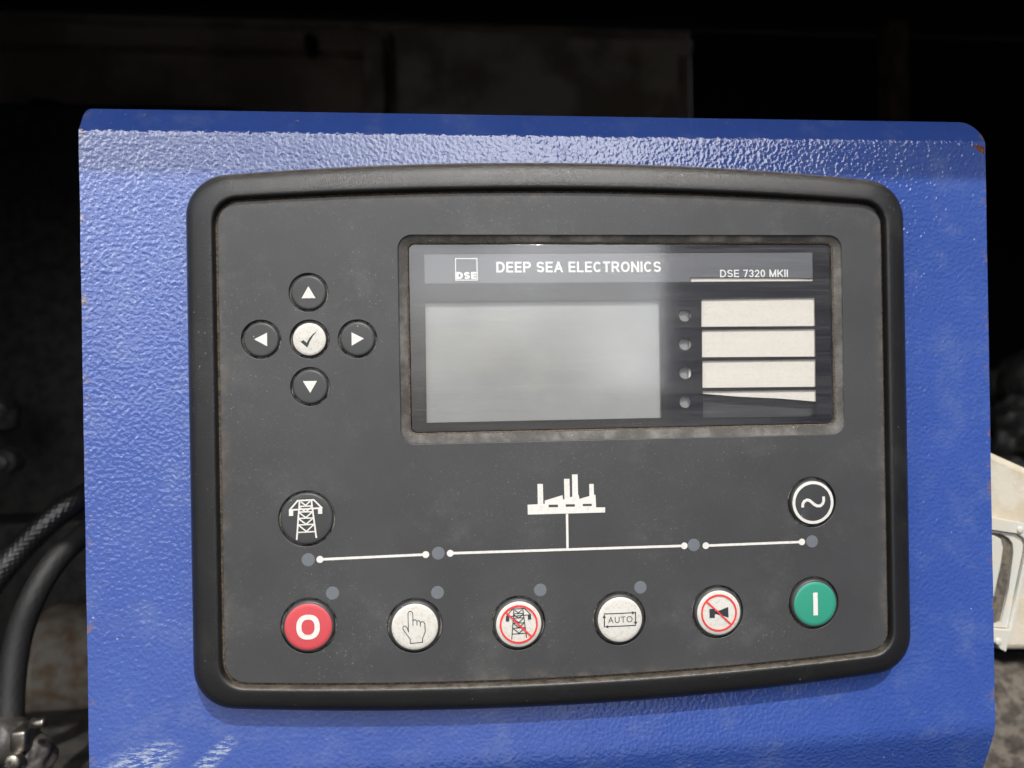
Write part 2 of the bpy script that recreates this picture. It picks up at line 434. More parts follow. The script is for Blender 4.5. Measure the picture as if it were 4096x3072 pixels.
m1 = M.n('ShaderNodeMixShader'); M.l(M.math('MULTIPLY', fr.outputs[0], M.math('SUBTRACT', 1.0, gg.outputs['Backfacing'])), m1.inputs[0]); M.l(tr.outputs[0], m1.inputs[1]); M.l(gl.outputs[0], m1.inputs[2])
m2 = M.n('ShaderNodeMixShader'); M.l(film, m2.inputs[0]); M.l(m1.outputs[0], m2.inputs[1]); M.l(df.outputs[0], m2.inputs[2])
M.l(m2.outputs[0], M.out.inputs['Surface']); MM['window'] = M.m

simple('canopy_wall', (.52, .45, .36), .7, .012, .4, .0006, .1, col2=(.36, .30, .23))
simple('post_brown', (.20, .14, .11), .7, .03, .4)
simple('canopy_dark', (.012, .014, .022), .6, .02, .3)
simple('canopy_blue', (.015, .03, .12), .5, .02, .3)
simple('brown_plate', (.55, .50, .41), .7, .012, .4, .0005, .12, col2=(.30, .26, .19))
simple('black_rubber', (.009, .009, .009), .62, .15, .3, .0001, 1.0)
simple('braided_rubber', (.014, .014, .014), .28, .3, .3)
simple('engine_black', (.02, .02, .02), .5, .08, .4, .0012, .12, col2=(.045, .042, .038))
simple('grey_metal', (.05, .047, .043), .5, .1, .4, .0003, .4)
simple('steel', (.30, .28, .24), .4, .3, .3, metal=1.0)
M = Mt('rusty_tank'); f = M.ramp(M.noise(.10, 4, .55), .28, .72)
zz = M.xyz(); f = M.math('MULTIPLY', f, M.ramp(M.math('ADD', zz['Z'], M.math('MULTIPLY', M.noise(.1, 4), 50)), -200, -165, .45, 1.0))
M.set(Base_Color=M.mix(f, (.19, .178, .155), (.105, .070, .042)), Roughness=.6); M.bump(M.noise(.3, 4), .0005); MM['rusty_tank'] = M.m
simple('beige_plastic', (.50, .44, .33), .55, .06, .3, .0002, .5, col2=(.57, .53, .44))
simple('pale_plastic', (.52, .52, .47), .5, .1, .2, .0001, .5, col2=(.55, .52, .44))
simple('gasket', (.07, .06, .05), .8, .3, .4, .0003, .6, col2=(.14, .12, .09))
simple('ground_dirt', (.075, .068, .058), .9, .002, .3, .01, .02)
M = simple('wool', (.16, .14, .115), .95, .13, .5, .002, .3, col2=(.065, .056, .047))

# ------------------------------------------------------------------ setting: ground and the generator canopy round the panel
gm = pyd([(-120, -120, -1.1), (120, -120, -1.1), (120, 120, -1.1), (-120, 120, -1.1)], [(0, 1, 2, 3)])
tag(link('ground', gm, MM['ground_dirt']), 'dry dirt yard in front of the generator', 'ground', kind='structure')

FY = -0.10                                       # the canopy's front side stands 100 mm in front of the panel
LZ = 0.0915 - FY * math.tan(R(SUN_EL)) / math.cos(R(SUN_AZ))
BY = 0.72
can = thing('generator_canopy', 'dark dusty sheet metal canopy enclosing the blue control panel', 'canopy', (0, 0, -1.0))
def cpart(name, m, mat, sm=False): return link(name, m, MM[mat], can, (0, 0, 0), sm)
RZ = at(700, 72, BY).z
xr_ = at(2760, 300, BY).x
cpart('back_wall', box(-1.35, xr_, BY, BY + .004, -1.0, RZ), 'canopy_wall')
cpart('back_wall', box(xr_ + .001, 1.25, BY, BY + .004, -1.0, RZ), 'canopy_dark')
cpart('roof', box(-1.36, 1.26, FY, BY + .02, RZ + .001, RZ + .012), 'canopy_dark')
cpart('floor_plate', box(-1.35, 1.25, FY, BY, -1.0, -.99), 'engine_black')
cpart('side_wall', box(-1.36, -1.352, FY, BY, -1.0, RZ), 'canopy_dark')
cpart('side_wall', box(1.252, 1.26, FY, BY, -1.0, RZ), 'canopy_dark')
cpart('lintel', box(-1.35, 1.25, FY - .003, FY, LZ, RZ + .012), 'canopy_blue')
cpart('front_wall', box(.372, 1.25, FY - .003, FY, -1.0, LZ - .001), 'canopy_blue')
cpart('front_wall', box(-1.35, -.38, FY - .003, FY, -1.0, LZ - .001), 'canopy_blue')  # unseen; extended inwards to shield the interior from outside light
cpart('sill', box(-.379, .371, FY - .003, FY, -1.0, -.24), 'canopy_blue')  # unseen; raised to cut light bounced in from the ground
cpart('reflection_blocker', box(.376, .400, -1.12, FY - .006, -.9, .40, .004), 'canopy_blue')  # unseen door-like slab added to block sky reflections on the right
# rail under the roof, post, brown plate, far post
a = at(0, 80, BY - .03); b = at(1560, 150, BY - .03)
cpart('rail', box(-1.3, at(1560, 100, BY - .03).x, BY - .03, BY - .002, a.z - .026, a.z - .002, .002), 'canopy_wall')
p0 = at(1455, 300, BY - .06); p1 = at(1535, 300, BY - .06)
cpart('post', box(p0.x, p1.x, BY - .06, BY - .03, -.99, at(1500, 135, BY - .06).z, .002), 'brown_plate')
p0 = at(1585, 110, BY - .09); p1 = at(2715, 110, BY - .09)
cpart('brown_plate', flat([[(p0.x * 1000, p0.z * 1000), (p0.x * 1000 + 120, p0.z * 1000 - 2), (p0.x * 1000 + 240, p0.z * 1000 - 8), (p1.x * 1000, p1.z * 1000 - 16), (p1.x * 1000 + 18, p1.z * 1000 - 17),
       (p1.x * 1000 + 16, p1.z * 1000 - 34), (p1.x * 1000 - 2, p1.z * 1000 - 36), (p1.x * 1000 - 6, -500), (p0.x * 1000, -500)]], -(BY - .09) * 1000, 4), 'brown_plate')
p0 = at(3560, 300, BY - .05); p1 = at(3640, 300, BY - .05)
cpart('post', box(p0.x, p1.x, BY - .05, BY - .02, -.99, RZ - .002, .002), 'post_brown')
cpart('bracket', box(at(1215, 150, BY - .06).x, at(1255, 150, BY - .06).x, BY - .06, BY - .031, at(1230, 195, BY - .06).z, at(1230, 130, BY - .06).z, .004), 'canopy_dark')

# ------------------------------------------------------------------ things inside the canopy, behind the panel
def lump(pts, seed, r, amp=.3):
    """one greasy casting: overlapping noisy swellings grown as a single closed surface"""
    bm = bmesh.new()
    bmesh.ops.create_icosphere(bm, subdivisions=5, radius=1)
    c0 = sum((Vector(p) for p in pts), Vector()) / len(pts)
    for v in bm.verts:
        d = v.co.normalized(); best = 0
        for p in pts:
            q = Vector(p) - c0; bq = q.dot(d); disc = bq * bq - q.length_squared + r * r
            if disc > 0: best = max(best, bq + math.sqrt(disc))
        best = max(best, r * .5)
        best *= 1 + amp * mnoise.noise(d * 3 + Vector((seed, 0, 0))) + amp * .4 * mnoise.noise(d * 8 + Vector((0, seed, 0)))
        v.co = d * best
    return from_bm(bm), c0

# black battery-like tank whose top shows above the panel's left corner
p0 = at(-250, 420, .45); p1 = at(980, 420, .45)
t = thing('black_tank', 'black tank with a round cap behind the upper left corner of the panel', 'tank', ((p0.x + p1.x) / 2, .50, -.9))
link('body', box(p0.x, p1.x, .45, .60, -.85, at(500, 405, .45).z, .012, 3), MM['engine_black'], t, (0, 0, 0), True)
cc = at(125, 390, .47)
link('cap', sweep([(cc.x, .50, cc.z - .05), (cc.x, .50, cc.z - .02), (cc.x, .50, cc.z + .004)], lambda s: .026 if s < .9 else .018, 12, 24), MM['engine_black'], t, (0, 0, 0), True)

# braided hoses at the left
h1 = [at(520, 1880, .16), at(330, 1988, .13), at(200, 2085, .12), at(85, 2195, .115), at(-20, 2320, .11), at(-130, 2480, .11), at(-200, 2700, .11)]
h2 = [at(480, 2020, .15), at(345, 2130, .125), at(230, 2235, .11), at(135, 2385, .10), at(72, 2560, .095), at(45, 2750, .09), at(38, 2935, .085)]
o = link('rubber_hose', sweep(h1, .0058, 720, 56, .00020, 14, .0032), MM['braided_rubber'], None, (0, 0, 0), True)
tag(o, 'ribbed black rubber hose with a bright sheen, upper of the two at the left edge', 'hose', 'hoses at the left edge')
o = link('rubber_hose', sweep(h2, .0054, 420, 40, .00008, 12, .0065), MM['black_rubber'], None, (0, 0, 0), True)
tag(o, 'smooth black rubber hose ending in the metal clamp at the lower left', 'hose', 'hoses at the left edge')
# worm-drive clamp round the lower hose end
ce = at(40, 2950, .085); cp = at(150, 2893, .07); cb = at(105, 2930, .078)
t = thing('hose_clamp', 'worn steel hose clamp with a worm screw at the lower left corner', 'clamp', (ce.x, ce.y, ce.z - .01))
def ringband(c, ax, r0, r1, h, n=40):
    ax = Vector(ax).normalized(); a = ax.cross(Vector((0, 1, 0))).normalized(); b = ax.cross(a); vs_, fs = [], []
    for i in range(n):
        th = 2 * math.pi * i / n; d = a * math.cos(th) + b * math.sin(th)
        for r, k in ((r1, -h), (r1, h), (r0, h), (r0, -h)): vs_.append(Vector(c) + d * r + ax * k)
    for i in range(n):
        for k in range(4): fs.append((i * 4 + k, i * 4 + (k + 1) % 4, ((i + 1) % n) * 4 + (k + 1) % 4, ((i + 1) % n) * 4 + k))
    return pyd(vs_, fs)
link('band', ringband(ce, (.12, .0, 1), .0057, .0065, .0045), MM['steel'], t, (0, 0, 0))
link('screw_housing', box(cb.x - .0035, cb.x + .003, cb.y - .006, cb.y + .006, cb.z - .006, cb.z + .003, .0012), MM['steel'], t, (0, 0, 0), True)
o = link('screw', sweep([cp + Vector((-.0025, .001, 0)), cp, cp + Vector((.003, 0, .0003))], .0019, 8, 16), MM['steel'], t, (0, 0, 0), True)
bs = at(52, 3050, .07)
t = thing('pipe_fitting', 'grey metal pipe fitting with a cross-head screw below the hose clamp', 'fitting', (bs.x, bs.y, bs.z - .02))
m, c0 = lump([bs + Vector((-.010, .012, .004)), bs + Vector((0, .012, -.004)), bs + Vector((-.004, .010, -.016))], 3, .0095, .12)
link('casting', m, MM['grey_metal'], t, c0, True)
hd = lathe([(3.9, -3), (3.9, 0), (3.4, .8), (1.8, 1.3), (0, 1.4)], 24)
o = link('screw_head', hd, MM['steel'], t, bs + Vector((0, -.001, 0)), True)
for rot in (0, 1):
    link('slot', box(-.0018 if rot else -.0004, .0018 if rot else .0004, -.0017 - rot * .0001, -.001, -.0004 if rot else -.0018, .0004 if rot else .0018), MM['engine_black'], o, bs + Vector((0, -.001, 0)))
# rusty silencer drum
cz = (at(240, 2490, .24).z + at(240, 2955, .24).z) / 2; rr = (at(240, 2480, .24).z - at(240, 2960, .24).z) / 2
xl = at(118, 2700, .24).x
t = thing('rusty_drum', 'horizontal rust-stained metal drum behind the hoses at the lower left', 'drum', (xl + .1, .28, cz - rr))
def hcyl(prof, cy, cz, n=56):
    vs_, fs = [], []
    for x, r in prof:
        for i in range(n):
            th = 2 * math.pi * i / n; vs_.append((x, cy + r * math.cos(th), cz + r * math.sin(th)))
    for j in range(len(prof) - 1):
        for i in range(n): a = j * n + i; b = j * n + (i + 1) % n; fs.append((a, a + n, b + n, b))
    fs += [tuple(range(n))[::-1], tuple(range((len(prof) - 1) * n, len(prof) * n))]
    return pyd(vs_, fs)
cy = .24 + rr * .75
link('shell', hcyl([(xl + .004, rr * .97), (xl + .006, rr), (xl + .30, rr)], cy, cz), MM['rusty_tank'], t, (0, 0, 0), True)
link('end_rim', hcyl([(xl - .006, rr * .86), (xl - .004, rr * .98), (xl, rr * 1.03), (xl + .004, rr * 1.03), (xl + .0045, rr * .98)], cy, cz), MM['rusty_tank'], t, (0, 0, 0), True)
# dark steel rails below the drum
z0 = at(200, 2975, .20).z
tag(link('floor_rail', box(-.60, .40, .18, .26, z0 - .016, z0, .002), MM['engine_black'], None), 'dark steel rail running below the rusty drum', 'rail')
z0 = at(200, 3042, .17).z
tag(link('floor_rail', box(-.60, .40, .15, .24, z0 - .03, z0, .002), MM['engine_black'], None), 'lowest dark steel rail at the bottom left edge of the view', 'rail')
# grey-black ledge and bolts seen in the dark at the left
z0 = at(200, 2085, .40).z
tag(link('machine_bed', box(-.70, .10, .40, .66, z0 - .30, z0, .004), MM['engine_black'], None), 'dark machine bed behind the upper hose at the left', 'machine bed')
k1 = at(20, 1640, .34)
m, c0 = lump([k1 + Vector((-.02, 0, .004)), k1 + Vector((-.006, 0, -.004))], 5, .016, .12)
tag(link('rubber_mount', m, MM['grey_metal'], None, c0, True), 'dim grey knob at the left edge in the dark above the hoses', 'mount')
k1 = at(5, 1850, .30); 
o = link('bolt_head', lathe([(9, -14), (9, -2), (8.5, 0), (6.2, 0), (6.0, 3), (5.2, 4), (0, 4)], 28), MM['grey_metal'], None, k1, True)
tag(o, 'round grey bolt head at the left edge just above the upper hose', 'bolt')

# engine castings glimpsed in the dark at the right
k = at(4085, 1730, .20)
m, c0 = lump([k, k + Vector((.03, .02, .03)), k + Vector((-.004, .01, -.024)), k + Vector((.03, .0, -.02))], 9, .024, .25)
tag(link('engine_casting', m, MM['engine_black'], None, c0, True), 'greasy black engine casting above the beige socket box at the right', 'engine part')
k = at(4010, 1640, .30)
m, c0 = lump([k, k + Vector((-.006, .01, -.03)), k + Vector((.01, .02, .02))], 12, .015, .3)
tag(link('engine_casting', m, MM['engine_black'], None, c0, True), 'dim knobbly engine lump furthest back in the dark at the right edge', 'engine part')

# beige socket box at the right
Yb = .035
def bx(l): return [tuple(v * 1000 for v in (at(u, v_, Yb).x, at(u, v_, Yb).z)) for u, v_ in l]
q0 = at(4030, 2600, Yb)
t = thing('socket_box', 'beige plastic socket box with a gasketed lid at the right edge behind the panel', 'socket box', (q0.x, Yb, q0.z))
body = bx([(3700, 1690), (3960, 1803), (4100, 1866), (4420, 2010), (4420, 2606), (4014, 2606), (3990, 2599), (3958, 2574), (3700, 2560)])
o = link('body', flat([body], -Yb * 1000, 60, 3.0), MM['beige_plastic'], t, (0, 0, 0))
fl = bx([(3830, 2050), (3960, 2066), (4066, 2086), (4092, 2104), (4100, 2135), (4096, 2180), (4030, 2505), (4012, 2545), (3998, 2596), (3975, 2584), (3955, 2560), (3830, 2540)])
fin = bx([(3880, 2106), (3960, 2116), (4045, 2129), (4070, 2146), (4079, 2172), (4074, 2212), (4048, 2333), (4014, 2508), (3880, 2500)])
link('lid_flange', flat([fl, fin], -Yb * 1000 + 3.5, 3.6, .3), MM['pale_plastic'], t, (0, 0, 0))
lipo = bx([(3851, 2103), (3960, 2119), (4044, 2132), (4068, 2149), (4076, 2173), (4071, 2212), (4045, 2333), (4012, 2504), (3851, 2497)])
lipi = bx([(3875, 2118), (3990, 2131), (4018, 2146), (4034, 2168), (4037, 2206), (4018, 2350), (3990, 2478), (3966, 2490), (3875, 2480)])
link('lid_rim', flat([lipo, lipi], -Yb * 1000 + 2.2, 2.4), MM['pale_plastic'], t, (0, 0, 0))
gi = bx([(3890, 2132), (3964, 2138), (3990, 2152), (3999, 2188), (3990, 2255), (3963, 2381), (3890, 2440)])
link('gasket', flat([lipi, gi], -Yb * 1000 + 1.2, 1.4), MM['gasket'], t, (0, 0, 0))
link('lid', flat([gi], -Yb * 1000 + 2.0, 2.2, .5), MM['pale_plastic'], t, (0, 0, 0))
scm = lathe([(1.45, -1), (1.45, .25), (1.2, .5), (0, .55)], 20)
for u, v_ in ((4081, 2120), (3993, 2567)):
    p = at(u, v_, Yb - .0036); s = link('screw', scm, MM['pale_plastic'], t, p, True)
# lagged exhaust pipe low on the right
c0 = at(4040, 2930, .16)
m = sweep([c0 + Vector((-.20, .03, -.01)), c0 + Vector((-.06, .01, 0)), c0 + Vector((.06, 0, .004)), c0 + Vector((.22, .01, .01))], .036, 200, 90)
for v in m.vertices:
    k = v.co * 55; d = Vector((0, v.co.y - c0.y - .01, v.co.z - c0.z)).normalized()
    v.co += d * (.0055 * mnoise.fractal(k, .9, 2.0, 4) + .004 * mnoise.noise(v.co * 24))
o = link('lagged_pipe', m, MM['wool'], None, (0, 0, 0), True)
tag(o, 'pipe wrapped in crumpled grey-brown lagging below the beige socket box', 'pipe')

# ------------------------------------------------------------------ the blue control panel plate
cp_ = thing('control_panel', 'blue textured sheet metal control panel with scuffed edges and bent top lip', 'panel', (0, .1, -.2))
def arc(cx, cz, r, a0, a1, n): return [(cx + r * math.cos(R(a0 + (a1 - a0) * i / n)), cz + r * math.sin(R(a0 + (a1 - a0) * i / n))) for i in range(n + 1)]
# profile of the front face, (Y mm behind the panel plane, z mm), from the bottom up
prof = []
TB = 20.0; RB = 22.0; zb = -106.0
for i in range(9): prof.append((None, None))
prof = []
lowY = RB * (1 - math.cos(R(TB))); lowZ = zb - RB * math.sin(R(TB))
for i in range(12, 0, -1): prof.append((lowY + i * 5 * math.sin(R(TB)), lowZ - i * 5 * math.cos(R(TB))))
for i in range(9): a_ = R(TB * (1 - i / 8)); prof.append((RB * (1 - math.cos(a_)), zb - RB * math.sin(a_)))
zt = 100.0; RT = 4.5; TT = 27.0
for i in range(1, 33): prof.append((0, zb + (zt - zb) * i / 32))
for i in range(1, 10): a_ = R(TT * i / 9); prof.append((RT * (1 - math.cos(a_)), zt + RT * math.sin(a_)))
y1, z1 = prof[-1]; LIP = 8.6
for i in range(1, 31): d = LIP * i / 30; prof.append((y1 + d * math.sin(R(TT)), z1 + d * math.cos(R(TT))))
arcl = [0]
for a_, b_ in zip(prof, prof[1:]): arcl.append(arcl[-1] + math.dist(a_, b_))
tot = arcl[-1]
def inset(d, rx, rd):
    if d >= rd: return 0
    return rx * (1 - math.sqrt(max(0, 1 - (1 - d / rd) ** 2)))
NX = 60; TH = 1.6
V, F, MI = [], [], []
def jag(z, s): return .10 * mnoise.noise(Vector((s, z * .35, 0))) + .12 * mnoise.noise(Vector((s, z * .06, 3)))
rows = len(prof)
for side in (0, 1):
    for j, (y, z) in enumerate(prof):
        d = tot - arcl[j]; xl_ = -155.4 + inset(d, 1.9, 3.2) + jag(z, 1); xr_ = 155.0 - inset(d, 6.2, 8.5) + jag(z, 9)
        jn = min(max(j, 1), rows - 2); ty, tz = prof[jn + 1][0] - prof[jn - 1][0], prof[jn + 1][1] - prof[jn - 1][1]; ln = math.hypot(ty, tz)
        ny, nz = tz / ln, -ty / ln                      # pointing backwards
        for i in range(NX + 1):
            x = xl_ + (xr_ - xl_) * i / NX
            V.append((x / 1000, (y + ny * TH * side) / 1000, (z + nz * TH * side) / 1000))
W1 = NX + 1; off = rows * W1
for j in range(rows - 1):
    for i in range(NX):
        a_ = j * W1 + i
        F.append((a_, a_ + 1, a_ + 1 + W1, a_ + W1)); MI.append(0)
        F.append((off + a_, off + a_ + W1, off + a_ + 1 + W1, off + a_ + 1)); MI.append(0)
def edge_quad(a, b, c, d):                            # cut edges keep their own vertices so the face stays crisp
    k = len(V); V.extend([V[a], V[b], V[c], V[d]]); F.append((k, k + 1, k + 2, k + 3)); MI.append(1)
for j in range(rows - 1):
    a_ = j * W1; edge_quad(a_, a_ + W1, off + a_ + W1, off + a_)
    a_ = j * W1 + NX; edge_quad(a_, off + a_, off + a_ + W1, a_ + W1)
for i in range(NX):
    a_ = (rows - 1) * W1 + i; edge_quad(a_, a_ + 1, off + a_ + 1, off + a_)
    edge_quad(i, off + i, off + i + 1, i + 1)
m = pyd(V, F); m.materials.append(MM['blue']); m.materials.append(MM['worn_edge'])
for p, i in zip(m.polygons, MI): p.material_index = i; p.use_smooth = (i == 0)
link('face_sheet', m, None, cp_, (0, 0, 0))
link('rear_housing', box(-.135, .135, .03, .17, -.19, .085, .003), MM['blue'], cp_, (0, 0, 0))
# rusty chip where the paint has flaked off at the right top corner
pc = [at(u, v_, 0.0) for u, v_ in ((3890, 580), (3912, 581), (3936, 587), (3937, 600), (3936, 616), (3926, 611), (3908, 598))]
link('paint_chip', flat([[(p.x * 1000, p.z * 1000) for p in pc]], .06, .10), MM['rust'], cp_, (0, 0, 0), label='rusty bare spot where blue paint has flaked off')

# ------------------------------------------------------------------ the controller module
mod = thing('generator_controller', 'black generator controller with grey display, push buttons and rounded bezel on the blue panel', 'controller', (0, -.004, -.092))
K = .00042
bprof = [(0, 0, 14), (-.15, 1.2, 14), (.08, 3.0, 14), (.65, 4.9, 13.6), (1.65, 6.4, 13), (3.0, 7.35, 12.4), (4.5, 7.95, 11.6), (6.2, 8.35, 10.8), (8.2, 8.7, 9.8), (9.8, 8.92, 9), (10.55, 8.85, 8.5), (10.95, 8.5, 8.1), (11.1, 7.8, 7.9), (11.15, 6.0, 7.8), (11.2, 3.0, 7.7)]
rings = []
for s, y, r in bprof:
    f = max(0.0, 1 - s / 11.2)                     # the outer wall stands inside the silhouette it draws
    rings.append([(x - .45 * f, z + .2 * f, y) for x, z in outline(122.5 - s - 1.55 * f, 92 - s - 1.18 * f, K - .000008 * s, r)])
link('bezel', loft(rings), MM['bezel_plastic'], mod, (0, 0, 0), True)
fo = outline(110.45, 79.95, K - .00009, 7.2)
link('dust_channel', flat([outline(111.35, 80.85, K - .00009, 7.6), outline(108, 77.5, K - .00009, 6)], 6.0, 2.0), MM['dirt_line'], mod, (0, 0, 0))

FA = 7.0                                         # the facia stands 7 mm proud
A_, Z0, KR = 84.17, -61.51, .00033
bot = [(A_ * k, Z0 + KR * (A_ * k) ** 2) for k in (-1, -.6, -.2, .2, .6, 1)]
mains, gen = (-A_ - .1, -24.9), (A_, -24.9)
nav = {'up': (-82.5, 47.5), 'left': (-97.6, 32.6), 'check': (-82.45, 32.5), 'right': (-67.3, 32.45), 'down': (-82.5, 17.3)}
RH, RNAV = 8.9, 6.25
fr_o = rrect(-54.0, -1.9, 96.4, 66.0, 4.6)
holes = [circ(x, z, RH) for x, z in bot] + [circ(*mains, 8.95), circ(*gen, 8.6)] + [circ(x, z, RNAV, 40) for x, z in nav.values()]
link('facia', flat([fo, fr_o] + holes, FA, 1.6, .18), MM['facia_plastic'], mod, (0, 0, 0))
# sloping recess frame round the window
gx0, gz0, gx1, gz1 = -50.82, 1.58, 93.45, 63.53
def ring(x0, z0, x1, z1, r, y): return [(x, z, y) for x, z in rrect(x0, z0, x1, z1, r)]
fm = loft([ring(-53.95, -1.85, 96.35, 65.95, 4.5, FA - .15), ring(-53.7, -1.6, 96.1, 65.7, 4.3, FA - .45), ring(gx0 - .55, gz0 - .55, gx1 + .55, gz1 + .55, 2.4, 5.75), ring(gx0, gz0, gx1, gz1, 2.1, 5.4), ring(gx0, gz0, gx1, gz1, 2.1, 3.0)])
fm.materials.append(MM['frame_plastic']); fm.materials.append(MM['dirt_line'])
nr = len(fm.polygons) // 4
for k, p in enumerate(fm.polygons): p.material_index = 1 if k // nr == 2 else 0
link('display_frame', fm, None, mod, (0, 0, 0))
# window: clear pane, black print with openings, things behind it
pane_o = rrect(gx0 + .28, gz0 + .28, gx1 - .28, gz1 - .28, 1.9)
win = link('display_window', flat([pane_o], 5.2, .7, .05), MM['window'], mod, (0, 0, 0), label='scuffed clear window over the display and label slots')
PY = 4.4
def quad(pts, y): return [mm(u, v_, y) for u, v_ in pts]
op_head = quad([(1697, 1016), (3250, 1008), (3252, 1124), (1699, 1134)], PY)
op_lcd = quad([(1701, 1207), (2641, 1199), (2647, 1671), (1707, 1691)], PY)
op_lab = [quad(q, PY) for q in ([(2806, 1196), (3259, 1190), (3261, 1304), (2806, 1307)], [(2808, 1319), (3261, 1314), (3262, 1426), (2808, 1429)],
          [(2810, 1442), (3263, 1437), (3263, 1547), (2810, 1551)], [(2811, 1564), (3264, 1559), (3266, 1666), (2812, 1670)])]
leds = [mm(u, v_, PY) for u, v_ in ((2740, 1262), (2740.5, 1377), (2742, 1492), (2742, 1607.5))]
pw = link('window_print', flat([pane_o, op_head, op_lcd] + op_lab + [circ(x, z, 2.05, 32) for x, z in leds], PY, .12), MM['window_black'], mod, (0, 0, 0), label='black printed mask with openings behind the clear window')
link('slot_backing', flat([rrect(gx0 + .1, gz0 + .1, gx1 - .1, gz1 - .1, 1.9)], 1.6, .4), MM['slot_grey'], mod, (0, 0, 0))
hx = quad([(1690, 1010), (3256, 1002), (3256, 1110.5), (3238, 1114), (3200, 1111.5), (3000, 1109.5), (2763, 1110.5), (2763, 1132), (1692, 1140)], 4.25)
link('header_strip', flat([hx], 4.25, .15), MM['header_grey'], mod, (0, 0, 0), label='grey header strip of the display')
lx = [(op_lcd[0][0] - 1.2, op_lcd[0][1] + 1.2), (op_lcd[1][0] + 1.2, op_lcd[1][1] + 1.2), (op_lcd[2][0] + 1.2, op_lcd[2][1] - 1.2), (op_lcd[3][0] - 1.2, op_lcd[3][1] - 1.2)]
link('lcd_screen', flat([lx], 3.1, .5), MM['lcd'], mod, (0, 0, 0), label='blank silver grey liquid crystal screen')
card = [mm(u, v_, 3.8) for u, v_ in ((2765, 1113), (3000, 1112), (3200, 1114), (3238, 1117), (3262, 1113), (3300, 1113), (3300, 1609), (3262, 1606), (3120, 1594), (2963, 1587), (2812, 1575), (2753, 1573))]
cardo = link('label_card', flat([card], 3.8, .2), MM['card_paper'], mod, (0, 0, 0), label='cream paper label card with a crooked cut lower edge')
ln = lathe([(2.3, 2.0), (2.3, 2.9), (0, 2.9)], 28)
for x, z in leds: link('alarm_lens', ln, MM['lens_dark'], mod, (x / 1000, 0, z / 1000))
# header lettering
def tx(s, u0, u1, vt, vb, st, y=PY + .01):
    x0, z1_ = mm(u0, vt, y); x1, z0_ = mm(u1, vb, y); return lettering(s, x0, x1, z0_, z1_, y, st)
link('company_name', tx('DEEP SEA ELECTRONICS', 1985, 2644, 1047, 1088, .175), MM['window_white'], mod)
link('model_number', tx('DSE 7320 MKII', 2880, 3152, 1079, 1108, .155), MM['window_white'], mod)
x0, z1_ = mm(1820, 1032.6, PY + .02); x1, z0_ = mm(1911, 1122, PY + .02); e_ = .30
lg = link('logo_frame', flat([[(x0, z0_), (x1, z0_), (x1, z1_), (x0, z1_)], [(x0 + e_, z0_ + e_), (x1 - e_, z0_ + e_), (x1 - e_, z1_ - e_), (x0 + e_, z1_ - e_)]], PY + .04, .05), MM['window_white'], mod, (0, 0, 0))
link('logo_letters', tx('DSE', 1825.5, 1906, 1088, 1116, .25), MM['window_white'], lg)

# mimic diagram
PR = FA + .05
def bar(u0, v0, u1, v1):
    p, q = mm(u0, v0, FA), mm(u1, v1, FA); return p, q
for i, (a_, b_) in enumerate((((1280, 2237.5), (1703, 2218)), ((1801, 2213), (2737, 2183)), ((2823, 2182.5), (3207, 2167.5)))):
    p, q = mm(*a_, FA), mm(*b_, FA)
    ms = strokes([[p, q]], .82, PR); vs_ = [tuple(v.co) for v in ms.vertices]; fs = [tuple(f.vertices) for f in ms.polygons]
    for c_ in (p, q):
        k = len(vs_); vs_ += [(x / 1000, -(PR + .03) / 1000, z / 1000) for x, z in circ(*c_, 1.12, 24)]; fs.append(tuple(range(k, k + 24)))
    link('mimic_line', pyd(vs_, fs), MM['white_print'], mod)
p, q = mm(2268, 2058, FA), mm(2270, 2196, FA)
link('mimic_line', strokes([[p, q]], .78, PR - .02), MM['white_print'], mod)
def fx(x, y): return mm(2060 + x * .205, 1860 + y * .205, FA)
fac = [(245, 775), (445, 765), (438, 370), (543, 370), (552, 757), (580, 757), (580, 695), (925, 588), (938, 672), (965, 672), (955, 270), (1062, 270), (1072, 630), (1118, 618), (1112, 183), (1220, 183), (1230, 580), (1245, 590), (1255, 662), (1452, 605), (1447, 370), (1533, 370), (1540, 580), (1570, 580), (1582, 827), (1757, 825), (1757, 925), (250, 967)]
fh = [[(655, 774), (838, 772), (838, 823), (657, 826)], [(987, 766), (1168, 765), (1168, 812), (989, 816)], [(1320, 759), (1497, 756), (1497, 801), (1322, 804)]]
link('factory_symbol', flat([[fx(*p) for p in fac]] + [[fx(*p) for p in h] for h in fh], FA + .08, .06), MM['white_print'], mod, (0, 0, 0))
# indicator lenses on the facia
lm = lathe([(2.07, -.6), (2.07, .05), (2.0, .07), (0, .075)], 32)
for u, v_ in ((1233, 2239), (1753, 2213), (2775, 2180), (3248, 2165.5), (1330, 2372.5), (1750, 2370), (2161, 2360), (2561.5, 2349.5)):
    x, z = mm(u, v_, FA); link('indicator_lens', lm, MM['lens_grey'], mod, (x / 1000, -FA / 1000, z / 1000))

